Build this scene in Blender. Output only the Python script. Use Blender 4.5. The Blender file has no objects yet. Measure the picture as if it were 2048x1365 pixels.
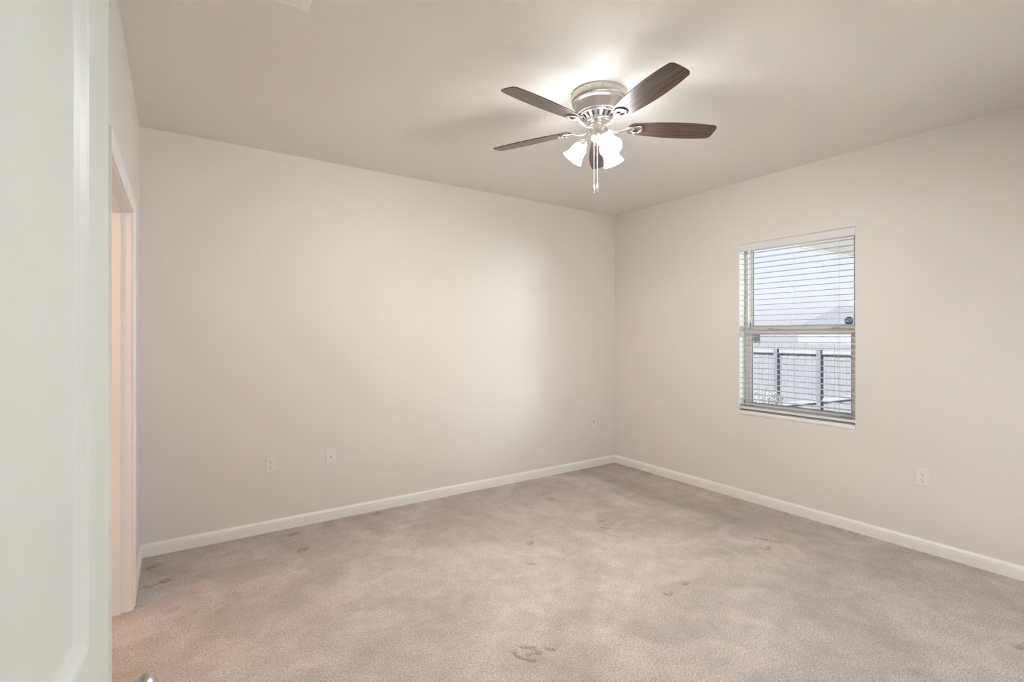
import bpy, bmesh, math, random
from mathutils import Vector, Matrix
random.seed(7)
C = bpy.context.scene.collection
S = bpy.context.scene
PI = math.pi

# ------------------------------------------------------------------ camera
FW = Vector((0.5606, 0.8281, 0)); RT = Vector((0.8281, -0.5606, 0)); EYE = 1.416; FPX = 990.0
cd = bpy.data.cameras.new('camera'); cam = bpy.data.objects.new('camera', cd); C.objects.link(cam)
cam.location = (0, 0, EYE); cam.rotation_euler = (PI/2, 0, -math.radians(34.097))
cd.sensor_width = 36; cd.lens = FPX/2048*36; cd.shift_y = -11.5/2048; cd.clip_start = 0.02; cd.clip_end = 500
S.camera = cam

def ray(px, py):                     # direction of a photo pixel, scaled to unit depth
    d = FW + RT*((px-1024)/FPX); return Vector((d.x, d.y, -(py-671)/FPX))
def on_floor(px, py, z=0.0):
    r = ray(px, py); t = (z-EYE)/r.z; return Vector((r.x*t, r.y*t, z))
def on_x(px, py, x):
    r = ray(px, py); t = x/r.x; return Vector((x, r.y*t, EYE+r.z*t))
def on_y(px, py, y):
    r = ray(px, py); t = y/r.y; return Vector((r.x*t, y, EYE+r.z*t))

# ------------------------------------------------------------------ exposure, sky, sun, lamps
S.view_settings.view_transform = 'Standard'; S.view_settings.look = 'None'
S.view_settings.gamma = 1; S.view_settings.use_curve_mapping = False
S.view_settings.exposure = 2.17
w = bpy.data.worlds.new('sky'); S.world = w; w.use_nodes = True
nt = w.node_tree; nt.nodes.clear()
sky = nt.nodes.new('ShaderNodeTexSky'); sky.sky_type = 'NISHITA'; sky.sun_disc = False
sky.sun_elevation = math.radians(48); sky.sun_rotation = math.radians(-110); sky.dust_density = 3.0; sky.air_density = 0.8
mixc = nt.nodes.new('ShaderNodeMix'); mixc.data_type = 'RGBA'; mixc.inputs[0].default_value = 0.55
mixc.inputs[7].default_value = (7.3, 7.35, 8.3, 1)
bg = nt.nodes.new('ShaderNodeBackground'); bg.inputs['Strength'].default_value = 0.043
wo = nt.nodes.new('ShaderNodeOutputWorld')
nt.links.new(sky.outputs[0], mixc.inputs[6]); nt.links.new(mixc.outputs[2], bg.inputs[0]); nt.links.new(bg.outputs[0], wo.inputs[0])
sl = bpy.data.lights.new('sun', 'SUN'); sl.energy = 7.2; sl.angle = math.radians(1.5); sl.color = (1, .97, .93)
so = bpy.data.objects.new('sun', sl); C.objects.link(so); so.location = (-8, 4, 14)
so.rotation_euler = Vector((-.80, .04, 1.0)).to_track_quat('Z', 'Y').to_euler()
def lamp(name, kind, loc, power, color, size=.3, rot=(0,0,0)):
    l = bpy.data.lights.new(name, kind); l.energy = power; l.color = color
    if kind == 'AREA': l.shape = 'DISK'; l.size = size
    else: l.shadow_soft_size = size
    o = bpy.data.objects.new(name, l); C.objects.link(o); o.location = loc; o.rotation_euler = rot
    return o
lamp('hall_fill_lamp', 'POINT', (0.55, -1.3, 2.45), 8, (1, .985, .965), .16)  # unseen lamp behind the camera, added as fill
lamp('patio_lamp', 'POINT', (6.85, -1.5, 1.78), 135, (.80, 1, .96), .48)
lamp('bathroom_vanity_lamp', 'POINT', (-1.75, 2.45, 2.1), 9, (1, .66, .47), .10)

# ------------------------------------------------------------------ materials
def mat(name, col, rough=.6, metal=0.0, spec=.5, bump=None, var=0.0, vscale=3.0, emit=None, estr=0, trans=0, coat=0):
    m = bpy.data.materials.new(name); m.use_nodes = True; n = m.node_tree; b = n.nodes['Principled BSDF']
    b.inputs['Base Color'].default_value = (*col, 1); b.inputs['Roughness'].default_value = rough
    b.inputs['Metallic'].default_value = metal; b.inputs['Specular IOR Level'].default_value = spec
    if trans: b.inputs['Transmission Weight'].default_value = trans
    if coat: b.inputs['Coat Weight'].default_value = coat
    if emit: b.inputs['Emission Color'].default_value = (*emit, 1); b.inputs['Emission Strength'].default_value = estr
    tc = n.nodes.new('ShaderNodeTexCoord')
    if bump:
        sc, st, di = bump
        t = n.nodes.new('ShaderNodeTexNoise'); t.inputs['Scale'].default_value = sc; t.inputs['Detail'].default_value = 3
        bp = n.nodes.new('ShaderNodeBump'); bp.inputs['Strength'].default_value = st; bp.inputs['Distance'].default_value = di
        n.links.new(tc.outputs['Object'], t.inputs['Vector']); n.links.new(t.outputs['Fac'], bp.inputs['Height'])
        n.links.new(bp.outputs[0], b.inputs['Normal'])
    if var:
        t2 = n.nodes.new('ShaderNodeTexNoise'); t2.inputs['Scale'].default_value = vscale; t2.inputs['Detail'].default_value = 4
        cr = n.nodes.new('ShaderNodeMapRange'); cr.inputs['To Min'].default_value = 1-var; cr.inputs['To Max'].default_value = 1+var
        mx = n.nodes.new('ShaderNodeVectorMath'); mx.operation = 'SCALE'; mx.inputs[0].default_value = col
        n.links.new(tc.outputs['Object'], t2.inputs['Vector']); n.links.new(t2.outputs['Fac'], cr.inputs['Value'])
        n.links.new(cr.outputs[0], mx.inputs['Scale']); n.links.new(mx.outputs[0], b.inputs['Base Color'])
    return m
M = {}
M['paint'] = mat('beige_eggshell_paint', (.80, .765, .725), .5, spec=.4, bump=(140, .12, .002), var=.012, vscale=1.5)
M['ceil'] = mat('beige_ceiling_paint', (.83, .80, .765), .8, spec=.25, bump=(90, .35, .004), var=.015, vscale=2)
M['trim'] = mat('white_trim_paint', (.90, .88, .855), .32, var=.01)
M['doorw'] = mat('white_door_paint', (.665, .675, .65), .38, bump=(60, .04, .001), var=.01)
M['plate'] = mat('white_plastic_plate', (.84, .81, .80), .3, var=.01)
M['dark'] = mat('dark_slot', (.05, .045, .045), .6, var=.02)
M['vinyl'] = mat('window_vinyl', (.82, .81, .77), .35, var=.01)
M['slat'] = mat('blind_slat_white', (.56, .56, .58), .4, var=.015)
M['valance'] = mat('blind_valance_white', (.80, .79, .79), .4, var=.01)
M['cord'] = mat('blind_cord', (.74, .74, .76), .7, var=.02)
M['track'] = mat('grey_track', (.25, .25, .25), .5, var=.03)
M['nickel'] = mat('brushed_nickel', (.62, .58, .54), .40, metal=1, bump=(300, .04, .0005), var=.04, vscale=40)
M['nickelb'] = mat('polished_nickel', (.82, .80, .78), .16, metal=1, var=.02)
M['chain'] = mat('pale_ball_chain', (.86, .84, .82), .5, metal=.3, var=.02)
M['knobm'] = mat('satin_nickel_knob', (.50, .47, .43), .28, metal=1, var=.03)
M['shade'] = mat('frosted_glass_shade', (.9, .88, .85), .4, emit=(.98, 1, 1), estr=6.8, var=.01)
M['bulb'] = mat('lit_bulb', (.9, .9, .9), .4, emit=(.98, 1, 1), estr=385, var=.01)
M['stickw'] = mat('sticker_white', (.85, .9, .95), .4, var=.02)
M['stickb'] = mat('sticker_blue', (.025, .12, .30), .35, var=.05, vscale=60)
M['fence'] = mat('weathered_fence_wood', (.082, .092, .104), .8, var=.22, vscale=11, bump=(30, .3, .01))
M['post'] = mat('fence_post_wood', (.058, .063, .077), .8, var=.15, vscale=8)
M['roofsh'] = mat('grey_roof_shingles', (.080, .088, .108), .85, var=.12, vscale=9)
M['siding'] = mat('pale_siding', (.115, .122, .142), .8, var=.06)
M['soffit'] = mat('grey_soffit', (.58, .57, .56), .7, var=.03)
M['ground'] = mat('dry_ground', (.17, .165, .155), .95, var=.2, vscale=4)
M['slab'] = mat('bounce_concrete', (.56, .55, .52), .9, var=.06, vscale=5)
M['leaf'] = mat('pale_leaves', (.15, .15, .145), .7, var=.2, vscale=20)

def wood():
    m = bpy.data.materials.new('dark_walnut_blade'); m.use_nodes = True; n = m.node_tree; b = n.nodes['Principled BSDF']
    tc = n.nodes.new('ShaderNodeTexCoord'); mp = n.nodes.new('ShaderNodeMapping'); mp.inputs['Scale'].default_value = (3, 60, 10)
    t = n.nodes.new('ShaderNodeTexNoise'); t.inputs['Scale'].default_value = 1.6; t.inputs['Detail'].default_value = 6; t.inputs['Distortion'].default_value = .6
    r = n.nodes.new('ShaderNodeValToRGB'); e = r.color_ramp.elements
    e[0].position = .34; e[0].color = (.040, .022, .021, 1); e[1].position = .68; e[1].color = (.14, .082, .074, 1)
    n.links.new(tc.outputs['Object'], mp.inputs[0]); n.links.new(mp.outputs[0], t.inputs['Vector']); n.links.new(t.outputs['Fac'], r.inputs[0])
    n.links.new(r.outputs[0], b.inputs['Base Color']); b.inputs['Roughness'].default_value = .30; b.inputs['Coat Weight'].default_value = .35; b.inputs['Coat Roughness'].default_value = .22
    return m
M['wood'] = wood()
def carpet():
    m = bpy.data.materials.new('beige_cut_pile_carpet'); m.use_nodes = True; n = m.node_tree; L = n.links; b = n.nodes['Principled BSDF']
    b.inputs['Roughness'].default_value = .95; b.inputs['Specular IOR Level'].default_value = .12
    b.inputs['Sheen Weight'].default_value = .15
    tc = n.nodes.new('ShaderNodeTexCoord')
    def noise(sc, det=3, dist=0.0, src=None):
        t = n.nodes.new('ShaderNodeTexNoise'); t.inputs['Scale'].default_value = sc; t.inputs['Detail'].default_value = det
        t.inputs['Distortion'].default_value = dist; L.new(src or tc.outputs['Object'], t.inputs['Vector']); return t.outputs['Fac']
    def rng(src, a, c, lo, hi):
        r = n.nodes.new('ShaderNodeMapRange'); r.interpolation_type = 'SMOOTHSTEP'
        r.inputs['From Min'].default_value = a; r.inputs['From Max'].default_value = c
        r.inputs['To Min'].default_value = lo; r.inputs['To Max'].default_value = hi; L.new(src, r.inputs['Value']); return r.outputs[0]
    def mul(a, c, op='MULTIPLY'):
        k = n.nodes.new('ShaderNodeMath'); k.operation = op
        for i, v in enumerate((a, c)):
            if isinstance(v, (int, float)): k.inputs[i].default_value = v
            else: L.new(v, k.inputs[i])
        return k.outputs[0]
    # stretched tufts
    tuft = noise(260, 2); tuft2 = noise(120, 3)
    f = mul(rng(tuft, .36, .64, .74, 1.18), rng(tuft2, .34, .66, .82, 1.12))
    # lay of the pile: vacuum marks and footprints
    lay = noise(1.15, 4, 1.2); lay2 = noise(4.5, 4, .8); lay3 = noise(14, 3, .4)
    f = mul(f, rng(lay, .40, .62, .90, 1.06)); f = mul(f, rng(lay2, .38, .62, .93, 1.05)); f = mul(f, rng(lay3, .35, .65, .96, 1.03))
    # unvacuumed strip by the back wall and a track parallel to the right wall
    sp = n.nodes.new('ShaderNodeSeparateXYZ'); L.new(tc.outputs['Object'], sp.inputs[0])
    wob = mul(mul(noise(2.2, 4), -.5, 'ADD'), .55)
    yy = mul(sp.outputs[1], wob, 'ADD'); xx = mul(sp.outputs[0], mul(wob, .45), 'ADD')
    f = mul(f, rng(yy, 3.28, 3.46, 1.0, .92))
    tr = mul(rng(xx, 3.38, 3.50, 0, 1), rng(xx, 3.50, 3.72, 1, 0)); tr = mul(tr, rng(yy, 1.9, 2.2, 0, 1))
    f = mul(f, mul(1.0, mul(tr, .17), 'SUBTRACT'))
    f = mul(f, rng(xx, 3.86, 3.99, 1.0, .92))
    at = n.nodes.new('ShaderNodeAttribute'); at.attribute_name = 'dent_shade'; f = mul(f, rng(at.outputs['Fac'], 0, 1, 1.0, .66))  # shade of the dents, painted into the carpet colour
    mx = n.nodes.new('ShaderNodeVectorMath'); mx.operation = 'SCALE'; mx.inputs[0].default_value = (.67, .592, .536); L.new(f, mx.inputs['Scale'])
    L.new(mx.outputs[0], b.inputs['Base Color'])
    h = mul(mul(tuft, .6), mul(tuft2, .8), 'ADD')
    bp = n.nodes.new('ShaderNodeBump'); bp.inputs['Strength'].default_value = .8; bp.inputs['Distance'].default_value = .012
    L.new(h, bp.inputs['Height']); L.new(bp.outputs[0], b.inputs['Normal'])
    return m
M['carpet'] = carpet()
def glass():
    m = bpy.data.materials.new('window_pane_glass'); m.use_nodes = True; n = m.node_tree; n.nodes.clear()
    o = n.nodes.new('ShaderNodeOutputMaterial'); t = n.nodes.new('ShaderNodeBsdfTransparent'); t.inputs[0].default_value = (.96, .96, .965, 1)
    g = n.nodes.new('ShaderNodeBsdfGlossy'); g.inputs['Roughness'].default_value = .02
    tc = n.nodes.new('ShaderNodeTexCoord'); nz = n.nodes.new('ShaderNodeTexNoise'); nz.inputs['Scale'].default_value = 2
    r = n.nodes.new('ShaderNodeMapRange'); r.inputs['To Min'].default_value = .04; r.inputs['To Max'].default_value = .07
    mx = n.nodes.new('ShaderNodeMixShader'); n.links.new(tc.outputs['Object'], nz.inputs['Vector']); n.links.new(nz.outputs['Fac'], r.inputs['Value'])
    n.links.new(r.outputs[0], mx.inputs[0]); n.links.new(t.outputs[0], mx.inputs[1]); n.links.new(g.outputs[0], mx.inputs[2]); n.links.new(mx.outputs[0], o.inputs[0])
    return m
M['glass'] = glass()

# ------------------------------------------------------------------ mesh helpers
def obj(name, bm, m, parent=None, smooth=False, loc=None, bevel=0):
    bmesh.ops.recalc_face_normals(bm, faces=bm.faces)
    me = bpy.data.meshes.new(name); bm.to_mesh(me); bm.free()
    me.materials.append(M[m] if isinstance(m, str) else m)
    o = bpy.data.objects.new(name, me); C.objects.link(o)
    if parent: o.parent = parent
    if loc: o.location = loc
    if smooth:
        for p in me.polygons: p.use_smooth = True
        me.set_sharp_from_angle(angle=math.radians(40))
    if bevel:
        k = o.modifiers.new('bevel', 'BEVEL'); k.width = bevel; k.segments = 2; k.limit_method = 'ANGLE'
    return o
def thing(name, label, cat, loc=(0,0,0), rz=0, group=None):
    o = bpy.data.objects.new(name, None); C.objects.link(o); o.location = loc; o.rotation_euler = (0,0,rz)
    o.empty_display_size = .05; return tag(o, label, cat, group)
def tag(o, label, cat, group=None):
    o['label'] = label; o['category'] = cat
    if group: o['group'] = group
    return o
def struct(o, label=None):
    o['kind'] = 'structure'
    if label: o['label'] = label
    return o
def BM(): return bmesh.new()
def box(bm, a, b, mx=None):
    vs = [Vector((x, y, z)) for x in (a[0], b[0]) for y in (a[1], b[1]) for z in (a[2], b[2])]
    if mx: vs = [mx @ v for v in vs]
    v = [bm.verts.new(p) for p in vs]
    for f in ((0,1,3,2),(4,6,7,5),(0,4,5,1),(2,3,7,6),(0,2,6,4),(1,5,7,3)): bm.faces.new([v[i] for i in f])
def lathe(bm, prof, seg=48, mx=None, cap=True):
    rings = []
    for r, z in prof:
        rings.append([bm.verts.new((mx or Matrix()) @ Vector((r*math.cos(2*PI*i/seg), r*math.sin(2*PI*i/seg), z))) for i in range(seg)])
    for a, b in zip(rings, rings[1:]):
        for i in range(seg): bm.faces.new((a[i], a[(i+1)%seg], b[(i+1)%seg], b[i]))
    if cap:
        for R in (rings[0], rings[-1]): bm.faces.new(R)
def tube(bm, pts, r, seg=8, closed=False, flat=1.0, cap=True):
    pts = [Vector(p) for p in pts]; n = len(pts); rings = []
    for i, p in enumerate(pts):
        a = pts[(i-1)%n] if closed or i > 0 else p; b = pts[(i+1)%n] if closed or i < n-1 else p
        t = (b-a).normalized(); up = Vector((0,0,1)) if abs(t.z) < .95 else Vector((1,0,0))
        s = t.cross(up).normalized(); u = s.cross(t)
        rr = r[i] if isinstance(r, (list, tuple)) else r
        rings.append([bm.verts.new(p + s*rr*math.cos(2*PI*k/seg) + u*rr*flat*math.sin(2*PI*k/seg)) for k in range(seg)])
    pr = list(zip(rings, rings[1:])) + ([(rings[-1], rings[0])] if closed else [])
    for a, b in pr:
        for k in range(seg): bm.faces.new((a[k], a[(k+1)%seg], b[(k+1)%seg], b[k]))
    if cap and not closed: bm.faces.new(rings[0]); bm.faces.new(rings[-1])
def prism(bm, poly, z0, z1, mx=None):
    mx = mx or Matrix()
    a = [bm.verts.new(mx @ Vector((x, y, z0))) for x, y in poly]; b = [bm.verts.new(mx @ Vector((x, y, z1))) for x, y in poly]
    n = len(poly); bm.faces.new(a); bm.faces.new(b)
    for i in range(n): bm.faces.new((a[i], a[(i+1)%n], b[(i+1)%n], b[i]))
def smoothline(pts, k=6):                 # Catmull-Rom
    pts = [Vector(p) for p in pts]; out = []
    for i in range(len(pts)-1):
        p0 = pts[max(i-1, 0)]; p1 = pts[i]; p2 = pts[i+1]; p3 = pts[min(i+2, len(pts)-1)]
        for j in range(k):
            t = j/k; out.append(.5*((2*p1)+(p2-p0)*t+(2*p0-5*p1+4*p2-p3)*t*t+(3*p1-p0-3*p2+p3)*t**3))
    return out+[pts[-1]]
def wall(name, axis, c0, c1, u0, u1, z0, z1, m, hole=None):
    """slab between planes c0,c1 (normal = axis), spanning u and z, with one rectangular hole"""
    bm = BM(); P = lambda c, u, z: (c, u, z) if axis == 'x' else (u, c, z)
    if not hole: box(bm, P(c0, u0, z0), P(c1, u1, z1)); return struct(obj(name, bm, m))
    us = [u0, hole[0], hole[1], u1]; zs = [z0, hole[2], hole[3], z1]
    cells = [(i, j) for i in range(3) for j in range(3) if (i, j) != (1, 1) and us[i+1] > us[i] and zs[j+1] > zs[j]]
    vc = {}
    def V(c, i, j):
        k = (c, us[i], zs[j])
        if k not in vc: vc[k] = bm.verts.new(P(c, us[i], zs[j]))
        return vc[k]
    cs = set(cells)
    for i, j in cells:
        for c in (c0, c1): bm.faces.new((V(c,i,j), V(c,i+1,j), V(c,i+1,j+1), V(c,i,j+1)))
        for di, dj, e in ((-1,0,((i,j),(i,j+1))), (1,0,((i+1,j),(i+1,j+1))), (0,-1,((i,j),(i+1,j))), (0,1,((i,j+1),(i+1,j+1)))):
            if (i+di, j+dj) not in cs:
                (a, b), (p, q) = e
                if (us[a], zs[b]) != (us[p], zs[q]):
                    try: bm.faces.new((V(c0,a,b), V(c0,p,q), V(c1,p,q), V(c1,a,b)))
                    except ValueError: pass
    return struct(obj(name, bm, m))
def run(name, prof, p0, p1, inward, m='trim', mit0=0, mit1=0, label=None):
    """extrude a (depth, height) profile along the wall foot from p0 to p1; mit = 1 for an inside mitre"""
    bm = BM(); p0 = Vector((*p0, 0)); p1 = Vector((*p1, 0)); t = (p1-p0).normalized(); nn = Vector((*inward, 0))
    A = [bm.verts.new(p0 + nn*d + Vector((0,0,z)) + t*d*mit0) for d, z in prof]
    B = [bm.verts.new(p1 + nn*d + Vector((0,0,z)) - t*d*mit1) for d, z in prof]
    n = len(prof)
    for i in range(n): bm.faces.new((A[i], A[(i+1)%n], B[(i+1)%n], B[i]))
    bm.faces.new(A); bm.faces.new(B)
    return struct(obj(name, bm, m), label)

# ------------------------------------------------------------------ room shell
XL, XR, YB, YF, H, TH = -.195, 4.043, 3.929, .05, 2.743, .12
DX0, DX1, DH = -.155, .72, 2.045          # entry doorway the camera stands in
OY0, OY1, OH = 2.152, 3.198, 2.045        # cased opening in the left wall
WY0, WY1, WZ0, WZ1 = 1.563, 2.455, .735, 2.205

# carpet: fine grid with pile relief and furniture dents
def floor_mesh():
    from mathutils import noise
    st = .0075; x0, x1, y0, y1 = -.32, XR+.02, -.07, YB+.02
    nx = int((x1-x0)/st); ny = int((y1-y0)/st)
    strokes = []                            # (points, width, depth) in world metres, sunk into the pile
    def mark(px, py, path, wd=.011, dp=.013):
        o = on_floor(px, py); strokes.append(([Vector((o.x+a, o.y+b)) for a, b in path], wd, dp))
    arc = lambda r, a0, a1, n=7: [(r*math.cos(a0+(a1-a0)*i/n), r*math.sin(a0+(a1-a0)*i/n)) for i in range(n+1)]
    mark(1063, 1085, [(-.02, 0), (.015, .01)], .018, .02); mark(1064, 1127, [(-.01, .01), (.01, -.01)], .014, .014)
    mark(1203, 1042, [(-.02, 0), (.02, .0)], .014, .014); mark(1105, 998, [(-.02, 0), (.02, .0)], .014, .012)
    mark(980, 1030, [(-.015, 0), (.015, .0)], .012, .010)
    for px, py, r in ((590, 1069, .035), (608, 1100, .035), (755, 1028, .03), (310, 1133, .035)):
        mark(px, py, arc(r, .3, 3.6), .009, .012); mark(px, py, arc(r*.35, 0, 5), .009, .01)
    mark(310, 1168, [(-.05, -.01), (-.02, -.02), (.015, .0), (.05, .025)], .010, .014); mark(330, 1162, arc(.022, 0, 5), .009, .012)
    mark(1535, 1080, [(-.03, .07), (0, .0), (.03, -.07)], .012, .013); mark(1528, 1094, arc(.03, 3, 6), .010, .012)
    mark(1372, 1166, [(-.015, 0), (.015, .0)], .015, .016); mark(1336, 1185, arc(.02, 3, 6), .010, .014)
    mark(1052, 1304, [(-.045, .03), (-.05, -.005), (-.02, -.05), (.0, -.07)], .009, .013)
    mark(1055, 1300, [(-.01, .04), (.03, .0), (.035, -.045)], .010, .014)
    mark(1062, 1304, [(-.03, -.01), (.01, -.012), (.03, -.03)], .008, .012)
    mark(1098, 1296, [(-.01, .01), (.0, -.01), (.015, -.02)], .010, .014)
    mark(2044, 1290, [(-.03, .01), (.03, -.02)], .018, .018)
    mark(1214, 1056, [(-.03, .03), (.04, -.05)], .007, .008)
    co = []
    for j in range(ny+1):
        y = y0+(y1-y0)*j/ny
        for i in range(nx+1):
            x = x0+(x1-x0)*i/nx
            z = .0016*noise.noise((x*60, y*60, 0)) + .0016*noise.noise((x*9, y*9, 3))
            co.append([x, y, z])
    shade_mask = [0.0]*len(co)  # amount of painted shade per vertex, strongest in the dents
    for pts, wd, dp in strokes:
        seg = list(zip(pts, pts[1:])); bx = [p.x for p in pts]; by = [p.y for p in pts]; R = wd*2.2
        i0 = max(0, int((min(bx)-R-x0)/(x1-x0)*nx)); i1 = min(nx, int((max(bx)+R-x0)/(x1-x0)*nx)+1)
        j0 = max(0, int((min(by)-R-y0)/(y1-y0)*ny)); j1 = min(ny, int((max(by)+R-y0)/(y1-y0)*ny)+1)
        for j in range(j0, j1+1):
            for i in range(i0, i1+1):
                c = co[j*(nx+1)+i]; p = Vector((c[0], c[1])); d = 9
                for a, b in seg:
                    ab = b-a; t = max(0, min(1, (p-a).dot(ab)/max(ab.length_squared, 1e-9))); d = min(d, (p-a-ab*t).length)
                e = math.exp(-(d/wd)**2); c[2] -= dp*e; shade_mask[j*(nx+1)+i] = max(shade_mask[j*(nx+1)+i], e)
    fs = [(j*(nx+1)+i, j*(nx+1)+i+1, (j+1)*(nx+1)+i+1, (j+1)*(nx+1)+i) for j in range(ny) for i in range(nx)]
    me = bpy.data.meshes.new('floor'); me.from_pydata(co, [], fs); me.materials.append(M['carpet'])
    me.attributes.new('dent_shade', 'FLOAT', 'POINT').data.foreach_set('value', shade_mask)
    for p in me.polygons: p.use_smooth = True
    o = bpy.data.objects.new('floor', me); C.objects.link(o); struct(o, 'beige cut pile carpet with furniture dents and vacuum marks')
floor_mesh()
bm = BM(); box(bm, (-2.4, -.07, -.12), (XR+.12, YB+.12, -.03)); box(bm, (-2.4, -2.6, -.12), (1.25, -.07, -.03)); struct(obj('floor', bm, 'carpet'))
bm = BM(); box(bm, (-2.4, .0, -.03), (-.32, YB+.02, 0)); box(bm, (-.9, -2.6, -.03), (1.15, -.07, 0)); struct(obj('floor', bm, 'carpet'))
bm = BM(); box(bm, (-2.4, -.07, H), (XR+.12, YB+.12, H+.1)); box(bm, (-2.4, -2.6, H), (1.25, -.07, H+.1)); struct(obj('ceiling', bm, 'ceil'))
wall('wall_back', 'y', YB, YB+TH, -2.4, XR+TH, -.03, H, 'paint')
wall('wall_right', 'x', XR, XR+TH, -.07, YB, -.03, H, 'paint', (WY0, WY1, WZ0, WZ1))
wall('wall_left', 'x', XL-TH, XL, -.07, YB, -.03, H, 'paint', (OY0-.018, OY1+.018, -.03, OH+.018))
GX0, GX1, GH = 1.42, 3.82, 2.06            # unseen glass door in the front wall, added wide for daylight fill
wall('wall_front', 'y', YF-TH, YF, XL, 1.2, -.03, H, 'paint', (DX0-.018, DX1+.018, -.03, DH+.018))
wall('wall_front', 'y', YF-TH, YF, 1.2, XR, -.03, H, 'paint', (GX0, GX1, -.03, GH))
# bathroom beyond the opening, hall behind the camera
wall('wall_bathroom_left', 'x', -2.4, -2.3, .0, YB, -.03, H, 'paint')
wall('wall_bathroom_front', 'y', .9, 1.0, -2.3, XL-TH, -.03, H, 'paint')
wall('wall_hall_left', 'x', -.9, -.8, -2.6, YF-TH, -.03, H, 'paint')
wall('wall_hall_right', 'x', 1.15, 1.25, -2.6, YF-TH, -.03, H, 'paint')
wall('wall_hall_front', 'y', -2.6, -2.5, -.8, 1.15, -.03, H, 'paint')

BB = [(0, 0), (.014, 0), (.014, .055), (.0115, .0575), (.0125, .061), (.0125, .066), (.009, .074), (.0055, .080), (.0045, .0835), (0, .0835)]
run('baseboard_back', BB, (XL, YB), (XR, YB), (0, -1), mit0=1, mit1=1, label='white moulded baseboard along the back wall')
run('baseboard_right', BB, (XR, YB), (XR, YF), (-1, 0), mit0=1, mit1=1, label='white moulded baseboard along the right wall')
CW = .058
run('baseboard_left', BB, (XL, OY1+CW+.006), (XL, YB), (1, 0), mit1=1, label='short white baseboard between opening and corner')
run('baseboard_left', BB, (XL, YF), (XL, OY0-CW-.006), (1, 0), mit0=1)
run('baseboard_front', BB, (DX1+CW+.01, YF), (GX0, YF), (0, 1))

def casing(name, axis, c, nrm, u0, u1, h, label=None):
    """moulded casing on three sides of an opening; jamb lining and stop are parts"""
    prof = [(0, 0), (.009, 0), (.013, .006), (.013, .012), (.010, .020), (.012, .040), (.017, .050), (.017, CW), (0, CW)]
    P = lambda d, u, z: (c+nrm*d, u, z) if axis == 'x' else (u, c+nrm*d, z)
    bm = BM(); r = .005; rows = []
    for d, k in prof:
        rows.append([bm.verts.new(P(d, u0-r-k, -.005)), bm.verts.new(P(d, u0-r-k, h+r+k)), bm.verts.new(P(d, u1+r+k, h+r+k)), bm.verts.new(P(d, u1+r+k, -.005))])
    n = len(prof)
    for i in range(n):
        a, b = rows[i], rows[(i+1)%n]
        for k in range(3): bm.faces.new((a[k], a[k+1], b[k+1], b[k]))
    bm.faces.new([q[0] for q in rows]); bm.faces.new([q[3] for q in rows])
    return struct(obj(name, bm, 'trim'), label)
def jamb(name, axis, c0, c1, u0, u1, h, sc, sd, parent):
    P = lambda c, u, z: (c, u, z) if axis == 'x' else (u, c, z); t = .018
    bm = BM(); box(bm, P(c0, u0-t, -.005), P(c1, u0, h)); box(bm, P(c0, u1, -.005), P(c1, u1+t, h)); box(bm, P(c0, u0-t, h), P(c1, u1+t, h+t))
    obj(name, bm, 'trim', parent, bevel=.0015)
    bm = BM(); s = .011; box(bm, P(sc, u0, -.005), P(sc+sd, u0+s, h)); box(bm, P(sc, u1-s, -.005), P(sc+sd, u1, h)); box(bm, P(sc, u0+s, h-s), P(sc+sd, u1-s, h))
    obj('stop', bm, 'trim', parent, bevel=.0015)
t1 = casing('trim_1', 'x', XL, 1, OY0, OY1, OH, 'white moulded casing around the opening in the left wall')
jamb('jamb', 'x', XL-TH, XL, OY0, OY1, OH, XL-.075, .034, t1)
t2 = casing('trim_2', 'y', YF, 1, DX0, DX1, DH)
jamb('jamb', 'y', YF-TH, YF, DX0, DX1, DH, YF-.075, .034, t2)

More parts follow.
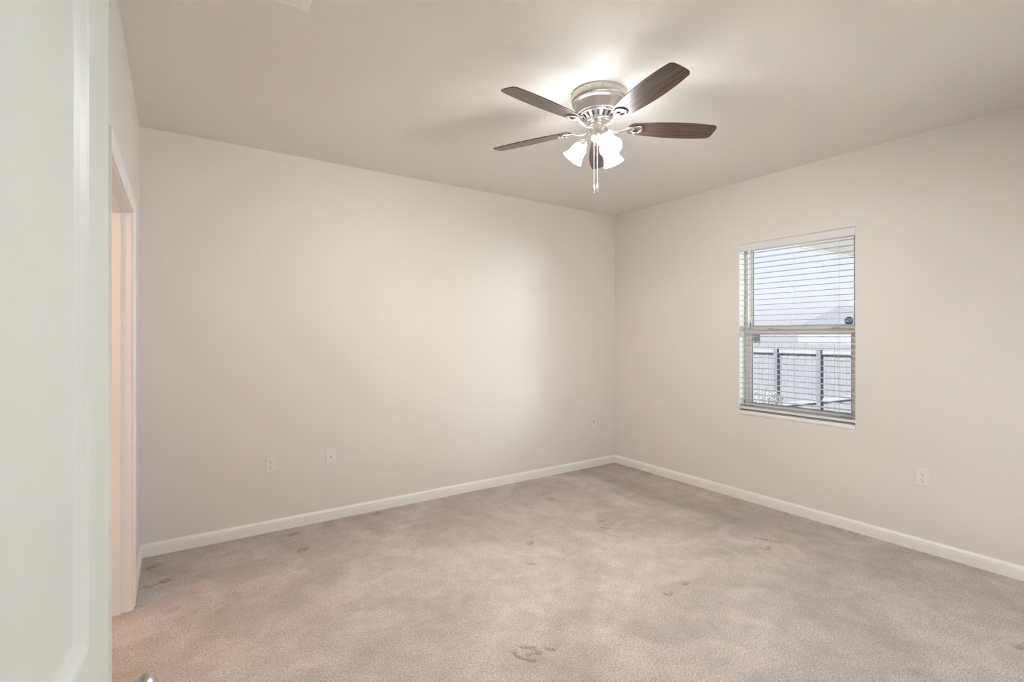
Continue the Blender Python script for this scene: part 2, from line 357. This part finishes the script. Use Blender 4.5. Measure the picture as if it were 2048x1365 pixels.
# ------------------------------------------------------------------ entry door, swung open beside the left wall
E0 = Vector((-.0836, .938, 0)); dd = Vector((.0784, .9969, 0)).normalized(); nn = Vector((dd.y, -dd.x, 0))
LW = .865; hinge = E0 - dd*LW
def door():
    zt0, zt1 = .012, 2.032
    bm = BM(); T = .035
    us = [0, .115, LW-.115, LW]; zs = [zt0, .24, .84, 1.015, 1.92, zt1]
    for side in (0, 1):
        v0 = 0 if side == 0 else -T; s = -1 if side == 0 else 1
        for i in range(3):
            for j in range(5):
                a, b, c, d = us[i], us[i+1], zs[j], zs[j+1]
                if i == 1 and j in (1, 3):
                    prevr = None
                    for k, dep in ((0, 0), (.005, .0015), (.014, .006), (.026, .0095), (.030, .0100)):
                        r = [bm.verts.new((u, v0+s*dep, z)) for u, z in ((a+k, c+k), (b-k, c+k), (b-k, d-k), (a+k, d-k))]
                        if prevr:
                            for q in range(4): bm.faces.new((prevr[q], prevr[(q+1)%4], r[(q+1)%4], r[q]))
                        prevr = r
                    bm.faces.new(prevr)
                else: bm.faces.new([bm.verts.new((u, v0, z)) for u, z in ((a, c), (b, c), (b, d), (a, d))])
    for (a, c, b, d) in ((0, zt0, 0, zt1), (LW, zt0, LW, zt1)):
        bm.faces.new([bm.verts.new(p) for p in ((a, 0, zt0), (a, -T, zt0), (a, -T, zt1), (a, 0, zt1))])
    for z in (zt0, zt1): bm.faces.new([bm.verts.new(p) for p in ((0, 0, z), (LW, 0, z), (LW, -T, z), (0, -T, z))])
    bmesh.ops.remove_doubles(bm, verts=bm.verts, dist=1e-5)
    # local frame: x along the leaf, y = room-side normal
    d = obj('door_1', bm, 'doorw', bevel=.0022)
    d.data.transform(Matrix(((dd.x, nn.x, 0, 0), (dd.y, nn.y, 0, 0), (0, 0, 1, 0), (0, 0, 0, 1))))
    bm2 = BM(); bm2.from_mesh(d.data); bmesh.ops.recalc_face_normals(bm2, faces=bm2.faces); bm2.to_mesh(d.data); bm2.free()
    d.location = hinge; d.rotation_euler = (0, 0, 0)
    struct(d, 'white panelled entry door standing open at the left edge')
    W = Matrix(((dd.x, nn.x, 0, 0), (dd.y, nn.y, 0, 0), (0, 0, 1, 0), (0, 0, 0, 1)))
    for side in (1, -1):
        mx = W @ Matrix.Translation((LW-.066, 0 if side == 1 else -T, .905)) @ Matrix.Rotation(-PI/2*side, 4, 'X')
        b = BM(); lathe(b, [(.033, 0), (.033, .003), (.030, .007), (.018, .010), (.012, .012), (.0105, .026), (.014, .030), (.024, .033), (.0300, .041), (.0310, .050), (.028, .059), (.018, .0665), (.004, .0685)], 40, mx)
        k = obj('door_knob', b, 'knobm', d, smooth=True)
        b = BM(); lathe(b, [(.004, .0685), (.004, .0700), (.002, .0702)], 16, mx)
        obj('lock_button', b, 'nickelb', k)
    b = BM(); box(b, (LW-.0005, -.029, .88), (LW+.0012, -.006, .94), W); obj('latch_plate', b, 'nickelb', d)
    for z in (.2, 1.02, 1.83):
        b = BM(); tube(b, [W @ Vector((-.004, .006, z-.045)), W @ Vector((-.004, .006, z+.045))], .006, 12); obj('hinge', b, 'nickelb', d, smooth=True)
door()

def fill_glass_door():  # out of view, put in to let more daylight into the room
    f = .045; bm = BM(); ya, yb = YF-.11, YF-.02
    box(bm, (GX0, ya, .0), (GX0+f, yb, GH)); box(bm, (GX1-f, ya, .0), (GX1, yb, GH)); box(bm, (GX0+f, ya, 0), (GX1-f, yb, .03)); box(bm, (GX0+f, ya, GH-f), (GX1-f, yb, GH))
    d = struct(obj('daylight_fill_door', bm, 'vinyl', bevel=.002)); mid = (GX0+GX1)/2
    for a, b_, y0 in ((GX0+f, mid+.03, YF-.055), (mid-.03, GX1-f, YF-.095)):
        b = BM(); w_ = .06; box(b, (a, y0, .03), (a+w_, y0+.03, GH-f)); box(b, (b_-w_, y0, .03), (b_, y0+.03, GH-f)); box(b, (a+w_, y0, .03), (b_-w_, y0+.03, .11)); box(b, (a+w_, y0, GH-f-w_), (b_-w_, y0+.03, GH-f))
        p = obj('sliding_panel', b, 'vinyl', d)
        g = BM(); box(g, (a+w_-.004, y0+.013, .106), (b_-w_+.004, y0+.017, GH-f-w_+.004)); obj('glass_pane', g, 'glass', p)
fill_glass_door()

# ------------------------------------------------------------------ window
def window():
    fx0, fx1 = XR+.088, XR+.150                       # vinyl frame depth range, room side first
    fw = .030
    bm = BM()
    y0, y1, z0, z1 = WY0+.002, WY1-.002, WZ0+.033, WZ1-.002
    box(bm, (fx0, y0, z0), (fx1, y0+fw, z1)); box(bm, (fx0, y1-fw, z0), (fx1, y1, z1))
    box(bm, (fx0, y0+fw, z0), (fx1, y1-fw, z0+fw)); box(bm, (fx0, y0+fw, z1-fw), (fx1, y1-fw, z1))
    win = obj('window_1', bm, 'vinyl', bevel=.002)
    struct(win, 'white vinyl single-hung window in the right wall')
    mz = 1.452
    def sash(xa, xb, za, zb, st, rb, rt, name):
        b = BM(); a0, a1 = y0+fw-.004, y1-fw+.004
        box(b, (xa, a0, za), (xb, a0+st, zb)); box(b, (xa, a1-st, za), (xb, a1, zb))
        box(b, (xa, a0+st, za), (xb, a1-st, za+rb)); box(b, (xa, a0+st, zb-rt), (xb, a1-st, zb))
        s = obj(name, b, 'vinyl', win, bevel=.002)
        g = BM(); xm = (xa+xb)/2; box(g, (xm-.002, a0+st-.004, za+rb-.004), (xm+.002, a1-st+.004, zb-rt+.004)); obj('glass_pane', g, 'glass', s)
        gk = BM(); q = .006                           # grey glazing bead around the pane
        for (p, r_) in (((a0+st, za+rb), (a0+st+q, zb-rt)), ((a1-st-q, za+rb), (a1-st, zb-rt)), ((a0+st, za+rb), (a1-st, za+rb+q))):
            box(gk, (xm-.006, p[0], p[1]), (xm-.003, r_[0], r_[1]))
        obj('glazing_bead', gk, 'track', s)
        return s
    sash(fx0+.034, fx1-.004, mz, z1-fw, .026, .042, .020, 'upper_sash')
    ls = sash(fx0+.006, fx0+.030, z0+fw-.01, mz+.014, .034, .042, .044, 'lower_sash')
    for yy in (WY1-.235, WY0+.165):                   # sash locks on the meeting rail
        b = BM(); box(b, (fx0+.008, yy-.038, mz+.014), (fx0+.030, yy+.038, mz+.020)); box(b, (fx0+.004, yy-.012, mz+.020), (fx0+.024, yy+.028, mz+.029))
        obj('sash_lock', b, 'vinyl', win, bevel=.002)
    b = BM(); a, c = XR+.0005, XR+.0875               # white return lining the recess
    box(b, (a, WY1-.0022, WZ0+.033), (c, WY1-.0003, WZ1-.0005)); box(b, (a, WY0+.0003, WZ0+.033), (c, WY0+.0022, WZ1-.0005)); box(b, (a, WY0+.0022, WZ1-.0025), (c, WY1-.0022, WZ1-.0005))
    obj('recess_lining', b, 'trim', win)
    b = BM()                                          # balance track channels in the jambs
    for ya in (y0+fw+.0005, y1-fw-.0045): box(b, (fx0+.0305, ya, mz+.02), (fx0+.0335, ya+.004, z1-fw))
    obj('jamb_track', b, 'track', win)
    prof = [(XR+.150, WZ0), (XR-.004, WZ0), (XR-.009, WZ0+.006), (XR-.011, WZ0+.016), (XR-.009, WZ0+.026), (XR-.004, WZ0+.032), (XR+.150, WZ0+.032)]
    b = BM(); A = [b.verts.new((x, WY0+.001, z)) for x, z in prof]; B = [b.verts.new((x, WY1-.001, z)) for x, z in prof]
    for i in range(len(prof)): b.faces.new((A[i], A[(i+1)%len(prof)], B[(i+1)%len(prof)], B[i]))
    b.faces.new(A); b.faces.new(B); obj('window_sill', b, 'trim', win)
    return win
window()

def blind():
    t = thing('window_blind', 'white horizontal slat blind hanging open inside the window recess', 'blind', (XR+.036, (WY0+WY1)/2, WZ1-.03))
    L = t.location; hw = (WY1-WY0)/2-.004
    def part(name, b, m, **k):
        for v in b.verts: v.co -= L
        return obj(name, b, m, t, **k)
    cx = L.x; yc = L.y
    b = BM(); box(b, (cx-.022, yc-hw+.004, WZ1-.042), (cx+.024, yc+hw-.004, WZ1-.003)); part('headrail', b, 'slat')
    b = BM(); P = [(cx-.035, WZ1-.0045), (cx-.030, WZ1-.0045), (cx-.028, WZ1-.066), (cx-.034, WZ1-.068), (cx-.036, WZ1-.060), (cx-.034, WZ1-.050), (cx-.034, WZ1-.018), (cx-.037, WZ1-.010)]
    A = [b.verts.new((x, yc-hw, z)) for x, z in P]; B = [b.verts.new((x, yc+hw, z)) for x, z in P]
    for i in range(len(P)): b.faces.new((A[i], A[(i+1)%len(P)], B[(i+1)%len(P)], B[i]))
    b.faces.new(A); b.faces.new(B); part('valance', b, 'valance')
    n = 30; z0 = 2.121; pitch = .0447; ys = (yc+hw-.075, yc, yc-hw+.125)
    first = None
    for k in range(n):
        z = z0-pitch*k
        if first is None:
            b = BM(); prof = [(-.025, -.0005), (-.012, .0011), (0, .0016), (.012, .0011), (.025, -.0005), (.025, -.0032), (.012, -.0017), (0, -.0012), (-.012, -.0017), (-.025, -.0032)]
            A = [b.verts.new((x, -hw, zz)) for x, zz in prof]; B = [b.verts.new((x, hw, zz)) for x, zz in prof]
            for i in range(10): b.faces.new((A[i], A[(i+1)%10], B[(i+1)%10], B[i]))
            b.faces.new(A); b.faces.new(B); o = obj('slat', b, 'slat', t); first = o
        else: o = first.copy(); C.objects.link(o)
        o.location = (0, 0, z-L.z); o.rotation_euler = (0, math.radians(-1.5), 0)
    zb = z0-pitch*n+.012
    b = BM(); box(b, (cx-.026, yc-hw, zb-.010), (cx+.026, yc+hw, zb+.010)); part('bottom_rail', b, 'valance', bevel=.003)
    for y in ys:
        b = BM()
        for dx in (-.0275, .0275):
            for dy in (-.011, .011) if dx < 0 else (0,): tube(b, [(cx+dx, y+dy, WZ1-.045), (cx+dx, y+dy, zb)], .0008, 6)
        part('ladder_cord', b, 'cord')
    # tilt wand near the far jamb, lift cords beside it
    b = BM(); tube(b, [(cx-.034, WY1-.105, WZ1-.05), (cx-.036, WY1-.105, WZ1-.09), (cx-.036, WY1-.105, 1.56)], .0035, 8); lathe(b, [(.0035, 0), (.0055, .006), (.0055, .03), (.003, .034)], 10, Matrix.Translation((cx-.036, WY1-.105, 1.528)))
    part('tilt_wand', b, 'valance', smooth=True)
    b = BM(); tube(b, [(cx-.034, WY1-.028, WZ1-.05), (cx-.034, WY1-.028, .86)], .0010, 6); tube(b, [(cx-.034, WY1-.034, WZ1-.05), (cx-.034, WY1-.034, .86)], .0010, 6)
    lc = part('lift_cord', b, 'cord')
    b = BM(); lathe(b, [(.003, .04), (.007, .030), (.010, 0), (.009, -.004)], 14, Matrix.Translation((cx-.034-L.x, WY1-.031-L.y, .825-L.z)))
    obj('cord_tassel', b, 'slat', lc, smooth=True)
blind()

def sticker():
    gx = XR+.122+.0115; c = on_x(1698, 642, gx-.004); r = .0305
    t = thing('window_sticker', 'small blue octagonal security sticker on the upper window pane above the meeting rail', 'sticker', tuple(c))
    oc = lambda q: [(q*math.cos(PI/8+i*PI/4), q*math.sin(PI/8+i*PI/4)) for i in range(8)]
    mx = Matrix(((0, 0, -1, 0), (-1, 0, 0, 0), (0, 1, 0, 0), (0, 0, 0, 1)))    # face -x, reading from the room
    b = BM(); prism(b, oc(r*1.08), 0, .0004, mx); obj('border', b, 'stickw', t)
    b = BM(); prism(b, oc(r), .0004, .0008, mx); obj('badge', b, 'stickb', t)
    cu = bpy.data.curves.new('txt', 'FONT'); cu.body = 'ADT'; cu.size = .027; cu.align_x = 'CENTER'; cu.align_y = 'CENTER'; cu.shear = .2; cu.offset = .0006; cu.extrude = .0002
    tmp = bpy.data.objects.new('tmp', cu); C.objects.link(tmp); bpy.context.view_layer.update()
    me = bpy.data.meshes.new_from_object(tmp); bpy.data.objects.remove(tmp)
    me.transform(mx @ Matrix.Translation((0, -.001, .0011))); me.materials.clear(); me.materials.append(M['stickw'])
    o = bpy.data.objects.new('lettering', me); C.objects.link(o); o.parent = t; o['label'] = 'white letters across the sticker'
sticker()

# ------------------------------------------------------------------ wall plates
def plate(kind, loc, rz, label, name, cat):
    """local frame: x right, z up, -y out of the wall"""
    t = thing(name, label, cat, loc, rz)
    w2, h2 = .035, .0575
    b = BM(); prev = None
    for k, d in ((0, 0), (0, .003), (.003, .0055)):
        r = [b.verts.new((x, -d, z)) for x, z in ((-w2+k, -h2+k), (w2-k, -h2+k), (w2-k, h2-k), (-w2+k, h2-k))]
        if prev:
            for q in range(4): b.faces.new((prev[q], prev[(q+1)%4], r[(q+1)%4], r[q]))
        else: b.faces.new(r)
        prev = r
    b.faces.new(prev); obj('cover_plate', b, 'plate', t)
    mx = Matrix.Rotation(PI/2, 4, 'X')
    if kind == 'outlet':
        for zc in (.0195, -.0195):
            pts = []
            for i in range(24):
                a = 2*PI*i/24; x, z = .0172*math.cos(a), .0172*math.sin(a); pts.append((x, max(-.0138, min(.0138, z))))
            b = BM(); prism(b, pts, .0055, .0075, Matrix.Translation((0, 0, zc)) @ mx); soc = obj('socket', b, 'plate', t, bevel=.0006)
            b = BM()
            for x, hh in ((-.0063, .0042), (.0063, .0034)): box(b, (x-.0012, -.0078, zc+.0035-hh), (x+.0012, -.0074, zc+.0035+hh))
            prism(b, [(.0026*math.cos(a*PI/6), .0026*math.sin(a*PI/6)) for a in range(12)], .0074, .0078, Matrix.Translation((0, 0, zc-.008)) @ mx)
            obj('slots', b, 'dark', soc)
        b = BM(); lathe(b, [(.003, .0055), (.003, .0064), (.0015, .0068)], 14, mx); obj('screw', b, 'plate', t)
    elif kind == 'coax':
        b = BM(); lathe(b, [(.0062, .0055), (.0062, .008), (.0046, .008), (.0046, .016), (.002, .016)], 16, mx); obj('coax_jack', b, 'knobm', t, smooth=True)
        for z in (.041, -.041): b = BM(); lathe(b, [(.003, .0055), (.003, .0064), (.0015, .0068)], 14, Matrix.Translation((0, 0, z)) @ mx); obj('screw', b, 'nickelb', t)
    else:
        b = BM(); prism(b, [(-.0105, -.022), (.0105, -.022), (.0105, .022), (-.0105, .022)], .0055, .0068, mx); j = obj('jack_insert', b, 'plate', t)
        b = BM()
        for z in (.011, -.011): box(b, (-.0055, -.0072, z-.005), (.0055, -.0067, z+.005))
        obj('jack_opening', b, 'dark', j)
        for z in (.041, -.041): b = BM(); lathe(b, [(.003, .0055), (.003, .0064), (.0015, .0068)], 14, Matrix.Translation((0, 0, z)) @ mx); obj('screw', b, 'plate', t)
p = on_y(541.5, 929, YB); plate('outlet', tuple(p), 0, 'white duplex outlet low on the back wall, left of the cable plate', 'wall_outlet', 'outlet')
p = on_y(661.5, 914, YB); plate('coax', tuple(p), 0, 'white cable plate with a small metal jack low on the back wall', 'cable_wall_plate', 'wall plate')
p = on_y(1187, 844, YB); plate('phone', tuple(p), 0, 'small white wall plate on the back wall close to the room corner', 'phone_wall_plate', 'wall plate')
p = on_x(1845.5, 955, XR); plate('outlet', tuple(p), -PI/2, 'white duplex outlet on the right wall, below and to the right of the window', 'wall_outlet', 'outlet')

# ------------------------------------------------------------------ ceiling air register
def vent():
    x1, y1 = .442, 2.145; x0, y0 = x1-.36, y1-.21
    t = thing('ceiling_vent', 'white slatted air register in the ceiling at the top edge', 'air vent', ((x0+x1)/2, (y0+y1)/2, H))
    L = t.location
    b = BM(); prev = None
    for k, d in ((0, 0), (0, .003), (.008, .007), (.030, .009), (.030, .0)):
        r = [b.verts.new((x-L.x, y-L.y, -d)) for x, y in ((x0+k, y0+k), (x1-k, y0+k), (x1-k, y1-k), (x0+k, y1-k))]
        if prev:
            for q in range(4): b.faces.new((prev[q], prev[(q+1)%4], r[(q+1)%4], r[q]))
        prev = r
    obj('frame', b, 'trim', t)
    b = BM(); box(b, (x0+.03-L.x, y0+.03-L.y, -.0010), (x1-.03-L.x, y1-.03-L.y, -.0002)); obj('duct_backing', b, 'dark', t)
    for k in range(8):
        y = y0+.04+k*.0186
        b = BM(); box(b, (x0+.03, -.001, -.008), (x1-.03, .001, .008), Matrix.Translation((-L.x, y-L.y, -.006)) @ Matrix.Rotation(math.radians(50), 4, 'X')); obj('louver', b, 'trim', t)
vent()

# ------------------------------------------------------------------ ceiling fan
PITCH = 12
def fan():
    fx, fy = 1.924, 1.99
    t = thing('ceiling_fan', 'brushed nickel ceiling fan with five dark wood blades and three lit glass shades', 'ceiling fan', (fx, fy, H))
    def Z(z): return z-H
    b = BM(); lathe(b, [(.149, Z(2.743)), (.150, Z(2.738)), (.149, Z(2.706)), (.146, Z(2.700)), (.142, Z(2.698)), (.1435, Z(2.692)), (.1435, Z(2.686)), (.139, Z(2.683)), (.134, Z(2.680)), (.132, Z(2.672)), (.127, Z(2.650)), (.119, Z(2.630)), (.1, Z(2.626))], 72)
    hs = obj('motor_housing', b, 'nickel', t, smooth=True)
    b = BM()
    for a in (200, 235, 320, 20, 80, 140):
        b = BM(); q = math.radians(a); lathe(b, [(.0028, 0), (.0028, .0015), (.001, .002)], 10, Matrix.Translation((.149*math.cos(q), .149*math.sin(q), Z(2.724))) @ Matrix.Rotation(q, 4, 'Z') @ Matrix.Rotation(PI/2, 4, 'Y'))
        obj('mount_screw', b, 'dark', hs)
    b = BM(); lathe(b, [(.095, Z(2.6265)), (.0875, Z(2.618)), (.060, Z(2.588)), (.050, Z(2.586))], 48); obj('motor_core', b, 'dark', t, smooth=True)
    b = BM()
    lathe(b, [(.112, Z(2.6300)), (.113, Z(2.6245)), (.109, Z(2.6200)), (.103, Z(2.6175)), (.096, Z(2.6185)), (.090, Z(2.626))], 64)
    lathe(b, [(.078, Z(2.6020)), (.076, Z(2.5945)), (.070, Z(2.5860)), (.060, Z(2.5830)), (.052, Z(2.585)), (.056, Z(2.594)), (.070, Z(2.603))], 64)
    N = 20
    for k in range(N):
        a = 2*PI*k/N; ca = Matrix.Rotation(a, 4, 'Z'); hw = .0085
        pr = [(.1065, Z(2.620)), (.0735, Z(2.596)), (.066, Z(2.598)), (.0985, Z(2.624))]
        v = [[b.verts.new(ca @ Vector((r, s*hw*(r/.1), z))) for r, z in pr] for s in (-1, 1)]
        for i in range(4): b.faces.new((v[0][i], v[0][(i+1)%4], v[1][(i+1)%4], v[1][i]))
        b.faces.new(v[0]); b.faces.new(v[1])
    obj('vent_ring', b, 'nickelb', t, smooth=True)
    b = BM(); lathe(b, [(.048, Z(2.588)), (.052, Z(2.584)), (.0535, Z(2.576)), (.0535, Z(2.566)), (.050, Z(2.563)), (.0525, Z(2.560)), (.0535, Z(2.535)), (.052, Z(2.515)), (.046, Z(2.497)), (.034, Z(2.486)), (.016, Z(2.481)), (.010, Z(2.474)), (.004, Z(2.470))], 48)
    obj('switch_housing', b, 'nickel', t, smooth=True)
    zb = Z(2.560)
    a0 = [45.0, 115.8, 186.3, 257.9, 331.7]
    # blade outline: root narrow and rounded, widest at two thirds, tapering to a clipped tip
    def outline():
        up = [(.165, .0), (.166, .020), (.172, .034), (.188, .044), (.225, .051), (.30, .060), (.39, .0665), (.46, .069), (.54, .067), (.60, .0625), (.637, .058), (.649, .0545), (.657, .047), (.661, .036), (.663, .020)]
        s = smoothline([(x, y, 0) for x, y in up], 4); pts = [(p.x, p.y) for p in s]
        return pts + [(x, -y) for x, y in reversed(pts[1:])]
    ol = outline()
    def iron(b):
        # arm from the flywheel, S-curved, then an open teardrop loop under the blade
        arm = smoothline([(.048, 0, -.012), (.075, 0, -.018), (.105, 0, -.021), (.135, 0, -.014), (.160, 0, -.0065)], 5)
        n = len(arm); tube(b, arm, [.0130-.005*math.sin(PI*i/(n-1)) for i in range(n)], 10, flat=.55)
        lp = smoothline([(.155, 0, -.006), (.180, .017, -.005), (.208, .028, -.005), (.228, .025, -.005), (.238, .012, -.005), (.241, 0, -.005), (.238, -.012, -.005), (.228, -.025, -.005), (.208, -.028, -.005), (.180, -.017, -.005), (.155, 0, -.006)], 5)[:-1]
        tube(b, lp, .0082, 8, closed=True, flat=.55)
        tube(b, [(.150, 0, -.006), (.172, 0, -.005), (.192, .0, -.005), (.200, 0, -.005)], [.011, .014, .012, .004], 10, flat=.35)
    protos = None
    for k, ang in enumerate(a0):
        if protos is None:
            b = BM(); prism(b, ol, 0, .0055); bl = obj('blade', b, 'wood', t, bevel=.0012)
            b = BM(); iron(b); ir = obj('blade_iron', b, 'nickelb', bl, smooth=True)
            protos = [bl, ir]
            for x, y in ((.240, 0), (.207, -.028), (.207, .028)):
                b = BM(); lathe(b, [(.0042, -.0092), (.0036, -.0112), (.001, -.012)], 10, Matrix.Translation((x, y, 0))); protos.append(obj('screw', b, 'nickel', bl))
        else:
            bl = protos[0].copy(); C.objects.link(bl); bl.parent = t
            for q in protos[1:]: c = q.copy(); C.objects.link(c); c.parent = bl
        bl.location = (0, 0, zb); bl.rotation_euler = (Matrix.Rotation(math.radians(ang), 4, 'Z') @ Matrix.Rotation(math.radians(-PITCH), 4, 'X')).to_euler()
    # light kit
    for k, (ox, oz) in enumerate(((-.966, .259), (.707, .707), (.259, -.966))):
        d = (RT*ox + FW*oz).normalized()
        ang = math.atan2(d.y, d.x); R = Matrix.Rotation(ang, 4, 'Z')
        b = BM(); arm = smoothline([(.030, 0, Z(2.505)), (.052, 0, Z(2.497)), (.068, 0, Z(2.494)), (.076, 0, Z(2.487)), (.082, 0, Z(2.478))], 5)
        tube(b, [R @ p for p in arm], .008, 10)
        ax = Vector((.60, 0, -.80)); ax = (R @ ax).normalized(); neck = R @ Vector((.080, 0, Z(2.487)))
        q = Vector((0, 0, 1)).rotation_difference(ax).to_matrix().to_4x4(); mx = Matrix.Translation(neck) @ q
        lathe(b, [(.006, -.010), (.016, -.008), (.024, .002), (.0275, .010), (.0275, .020), (.0245, .022)], 28, mx)
        arm_o = obj('light_arm', b, 'nickelb', t, smooth=True)
        b = BM(); outer = [(.0225, .012), (.028, .020), (.036, .029), (.041, .043), (.0425, .058), (.045, .076), (.050, .092), (.057, .105), (.0605, .111)]
        inner = [(r-.0028, z) for r, z in reversed(outer)]
        lathe(b, outer+inner, 40, mx, cap=False)
        sh = obj('glass_shade', b, 'shade', arm_o, smooth=True)
        b = BM(); lathe(b, [(.011, .022), (.013, .034), (.022, .050), (.027, .066), (.025, .082), (.015, .092), (.004, .095)], 24, mx)
        obj('bulb', b, 'bulb', arm_o, smooth=True)
    for dx, zend in ((-.0335, 2.187), (-.0150, 2.192)):
        p0 = RT*dx - FW*.045
        b = BM(); tube(b, [(p0.x, p0.y, Z(2.500)), (p0.x, p0.y, Z(zend+.045))], .0019, 8)
        c = obj('pull_chain', b, 'chain', t, smooth=True)
        b = BM(); lathe(b, [(.002, .046), (.005, .042), (.0035, .037), (.007, .031), (.0075, .018), (.006, .008), (.0035, .004), (.0045, 0), (.002, -.003)], 16, Matrix.Translation((p0.x, p0.y, Z(zend))))
        obj('pull_fob', b, 'nickel', c, smooth=True)
PITCH = 12
fan()

# ------------------------------------------------------------------ outdoors
GZ = -.57
bm = BM(); box(bm, (XR+.12, -40, GZ-.1), (90, 60, GZ)); g = struct(obj('trim_ground', bm, 'ground')); g.name = 'ground'; g['label'] = 'dry pale yard ground'
bm = BM(); box(bm, (-3, -12, GZ), (9, -.12, GZ+.06)); g = struct(obj('ground', bm, 'slab'))  # unseen pale slab, added to bounce sunlight in through the glass door
def fence():
    FX = 13.6; f = thing('wood_fence', 'weathered grey dog-eared picket fence across the yard', 'fence', (FX, 7, GZ)); L = f.location
    zt = 1.20
    b = BM(); y = 1.5; rnd = random.Random(3)
    while y < 13:
        w_ = .085; h = zt+rnd.uniform(-.012, .012)-L.z; d = rnd.uniform(-.004, .004)
        prism(b, [(y-L.y, 0), (y+w_-L.y, 0), (y+w_-L.y, h-.028), (y+w_-.026-L.y, h), (y+.026-L.y, h), (y-L.y, h-.028)], d, d+.018, Matrix(((0, 0, 1, 0), (1, 0, 0, 0), (0, 1, 0, 0), (0, 0, 0, 1))))
        y += .088
    obj('picket_panel', b, 'fence', f)
    for zr in (.97,):
        b = BM(); box(b, (-.045, 1.5-L.y, zr-.045-L.z), (-.006, 13-L.y, zr+.045-L.z)); obj('rail', b, 'siding', f)
    a, c = on_x(1567, 809, FX), on_x(1712, 794, FX)        # a slanting lower board
    b = BM(); v = [b.verts.new((dx, p.y-L.y, p.z-L.z+dz)) for dx in (-.045, -.006) for p, dz in ((a, -.045), (c, -.045), (c, .045), (a, .045))]
    for f_ in ((0,1,2,3), (4,5,6,7), (0,1,5,4), (1,2,6,5), (2,3,7,6), (3,0,4,7)): b.faces.new([v[i] for i in f_])
    obj('lower_board', b, 'siding', f)
    for px in (1556, 1642, 1735, 1470):
        q = on_x(px, 700, FX); b = BM(); box(b, (-.14, q.y-.05-L.y, 0), (-.046, q.y+.05-L.y, 1.05-L.z)); obj('post', b, 'post', f)
fence()
def shrub(name, px, py, d, r, n, label, seed):
    q = on_x(px, py, d); t = thing(name, label, 'shrub', (q.x, q.y, GZ)); rnd = random.Random(seed)
    b = BM(); hh = q.z-GZ
    for k in range(7):
        a = rnd.uniform(0, 6.28); tube(b, [(0, 0, 0), (r*.5*math.cos(a), r*.5*math.sin(a), hh*.5), (r*.8*math.cos(a), r*.8*math.sin(a), hh*.85)], .012, 5)
    obj('stems', b, 'post', t)
    b = BM()
    for k in range(n):
        v = Vector((rnd.gauss(0, 1), rnd.gauss(0, 1), rnd.gauss(0, 1))).normalized()*rnd.uniform(.5, 1)
        p = Vector((v.x*r, v.y*r, hh*.55+v.z*hh*.48)); m = Matrix.Translation(p) @ Matrix.Rotation(rnd.uniform(0, 6.28), 4, 'Z') @ Matrix.Rotation(rnd.uniform(-1, 1), 4, 'X')
        s = rnd.uniform(.012, .022); b.faces.new([b.verts.new(m @ Vector(c)) for c in ((0, 0, 0), (s, .4*s, .1*s), (2*s, 0, 0), (s, -.4*s, .1*s))])
    o = obj('foliage', b, 'leaf', t)
shrub('shrub', 1528, 778, 9.5, .42, 3600, 'pale leafy shrub in the yard, at the lower left of the window', 5)
def house(name, label, x0, x1, y0, y1, ez, rz, ridge, loc_note=None):
    t = thing(name, label, 'house', ((x0+x1)/2, (y0+y1)/2, GZ)); L = t.location
    b = BM(); box(b, (x0-L.x, y0-L.y, 0), (x1-L.x, y1-L.y, ez-GZ)); obj('walls', b, 'siding', t)
    b = BM(); o = .12; e = ez-GZ-.03; r = rz-GZ
    if ridge == 'x':   # gable faces the yard
        pr = [(y0-o-L.y, e), ((y0+y1)/2-L.y, r), (y1+o-L.y, e)]; A = [b.verts.new((x0-o-L.x, y, z)) for y, z in pr]; B = [b.verts.new((x1+o-L.x, y, z)) for y, z in pr]
    else:
        pr = [(x0-o-L.x, e), ((x0+x1)/2-L.x, r), (x1+o-L.x, e)]; A = [b.verts.new((x, y0-o-L.y, z)) for x, z in pr]; B = [b.verts.new((x, y1+o-L.y, z)) for x, z in pr]
    for i in range(3): b.faces.new((A[i], A[(i+1)%3], B[(i+1)%3], B[i]))
    b.faces.new(A); b.faces.new(B); obj('roof', b, 'roofsh', t)
def Y(px, x): return on_x(px, 671, x).y
def Zp(px, py, x): return on_x(px, py, x).z
x = 26
house('neighbor_house', 'low grey-roofed house beyond the fence, at the right of the window', x, x+9, Y(1775, x), Y(1597, x), Zp(1597, 655, x), Zp(1680, 612, x), 'x')
x = 36.5
house('neighbor_house', 'taller grey roof rising behind the low house at the window\'s right edge', x, x+8, Y(1800, x), Y(1668, x), Zp(1668, 640, x), Zp(1720, 590, x+4), 'y')
x = 44
house('neighbor_house', 'distant house with a grey roof low on the horizon, left part of the window', x, x+1.2, Y(1506, x), Y(1425, x), Zp(1480, 655, x), Zp(1480, 628, x), 'x')
def patio():
    t = thing('patio_cover', 'grey flat eave of a patio cover outside, at the top right of the window', 'patio cover', (8.2, 1.4, GZ)); L = t.location
    b = BM(); box(b, (4.25-L.x, -.8-L.y, 2.62-GZ), (12.4-L.x, 3.33-L.y, 2.78-GZ)); obj('soffit', b, 'soffit', t)
    b = BM(); box(b, (4.25-L.x, 3.33-L.y, 2.60-GZ), (12.4-L.x, 3.36-L.y, 2.80-GZ)); obj('fascia', b, 'soffit', t)
    b = BM(); box(b, (12.0-L.x, -.6-L.y, 0), (12.12-L.x, -.48-L.y, 2.62-GZ)); obj('post', b, 'siding', t)
patio()
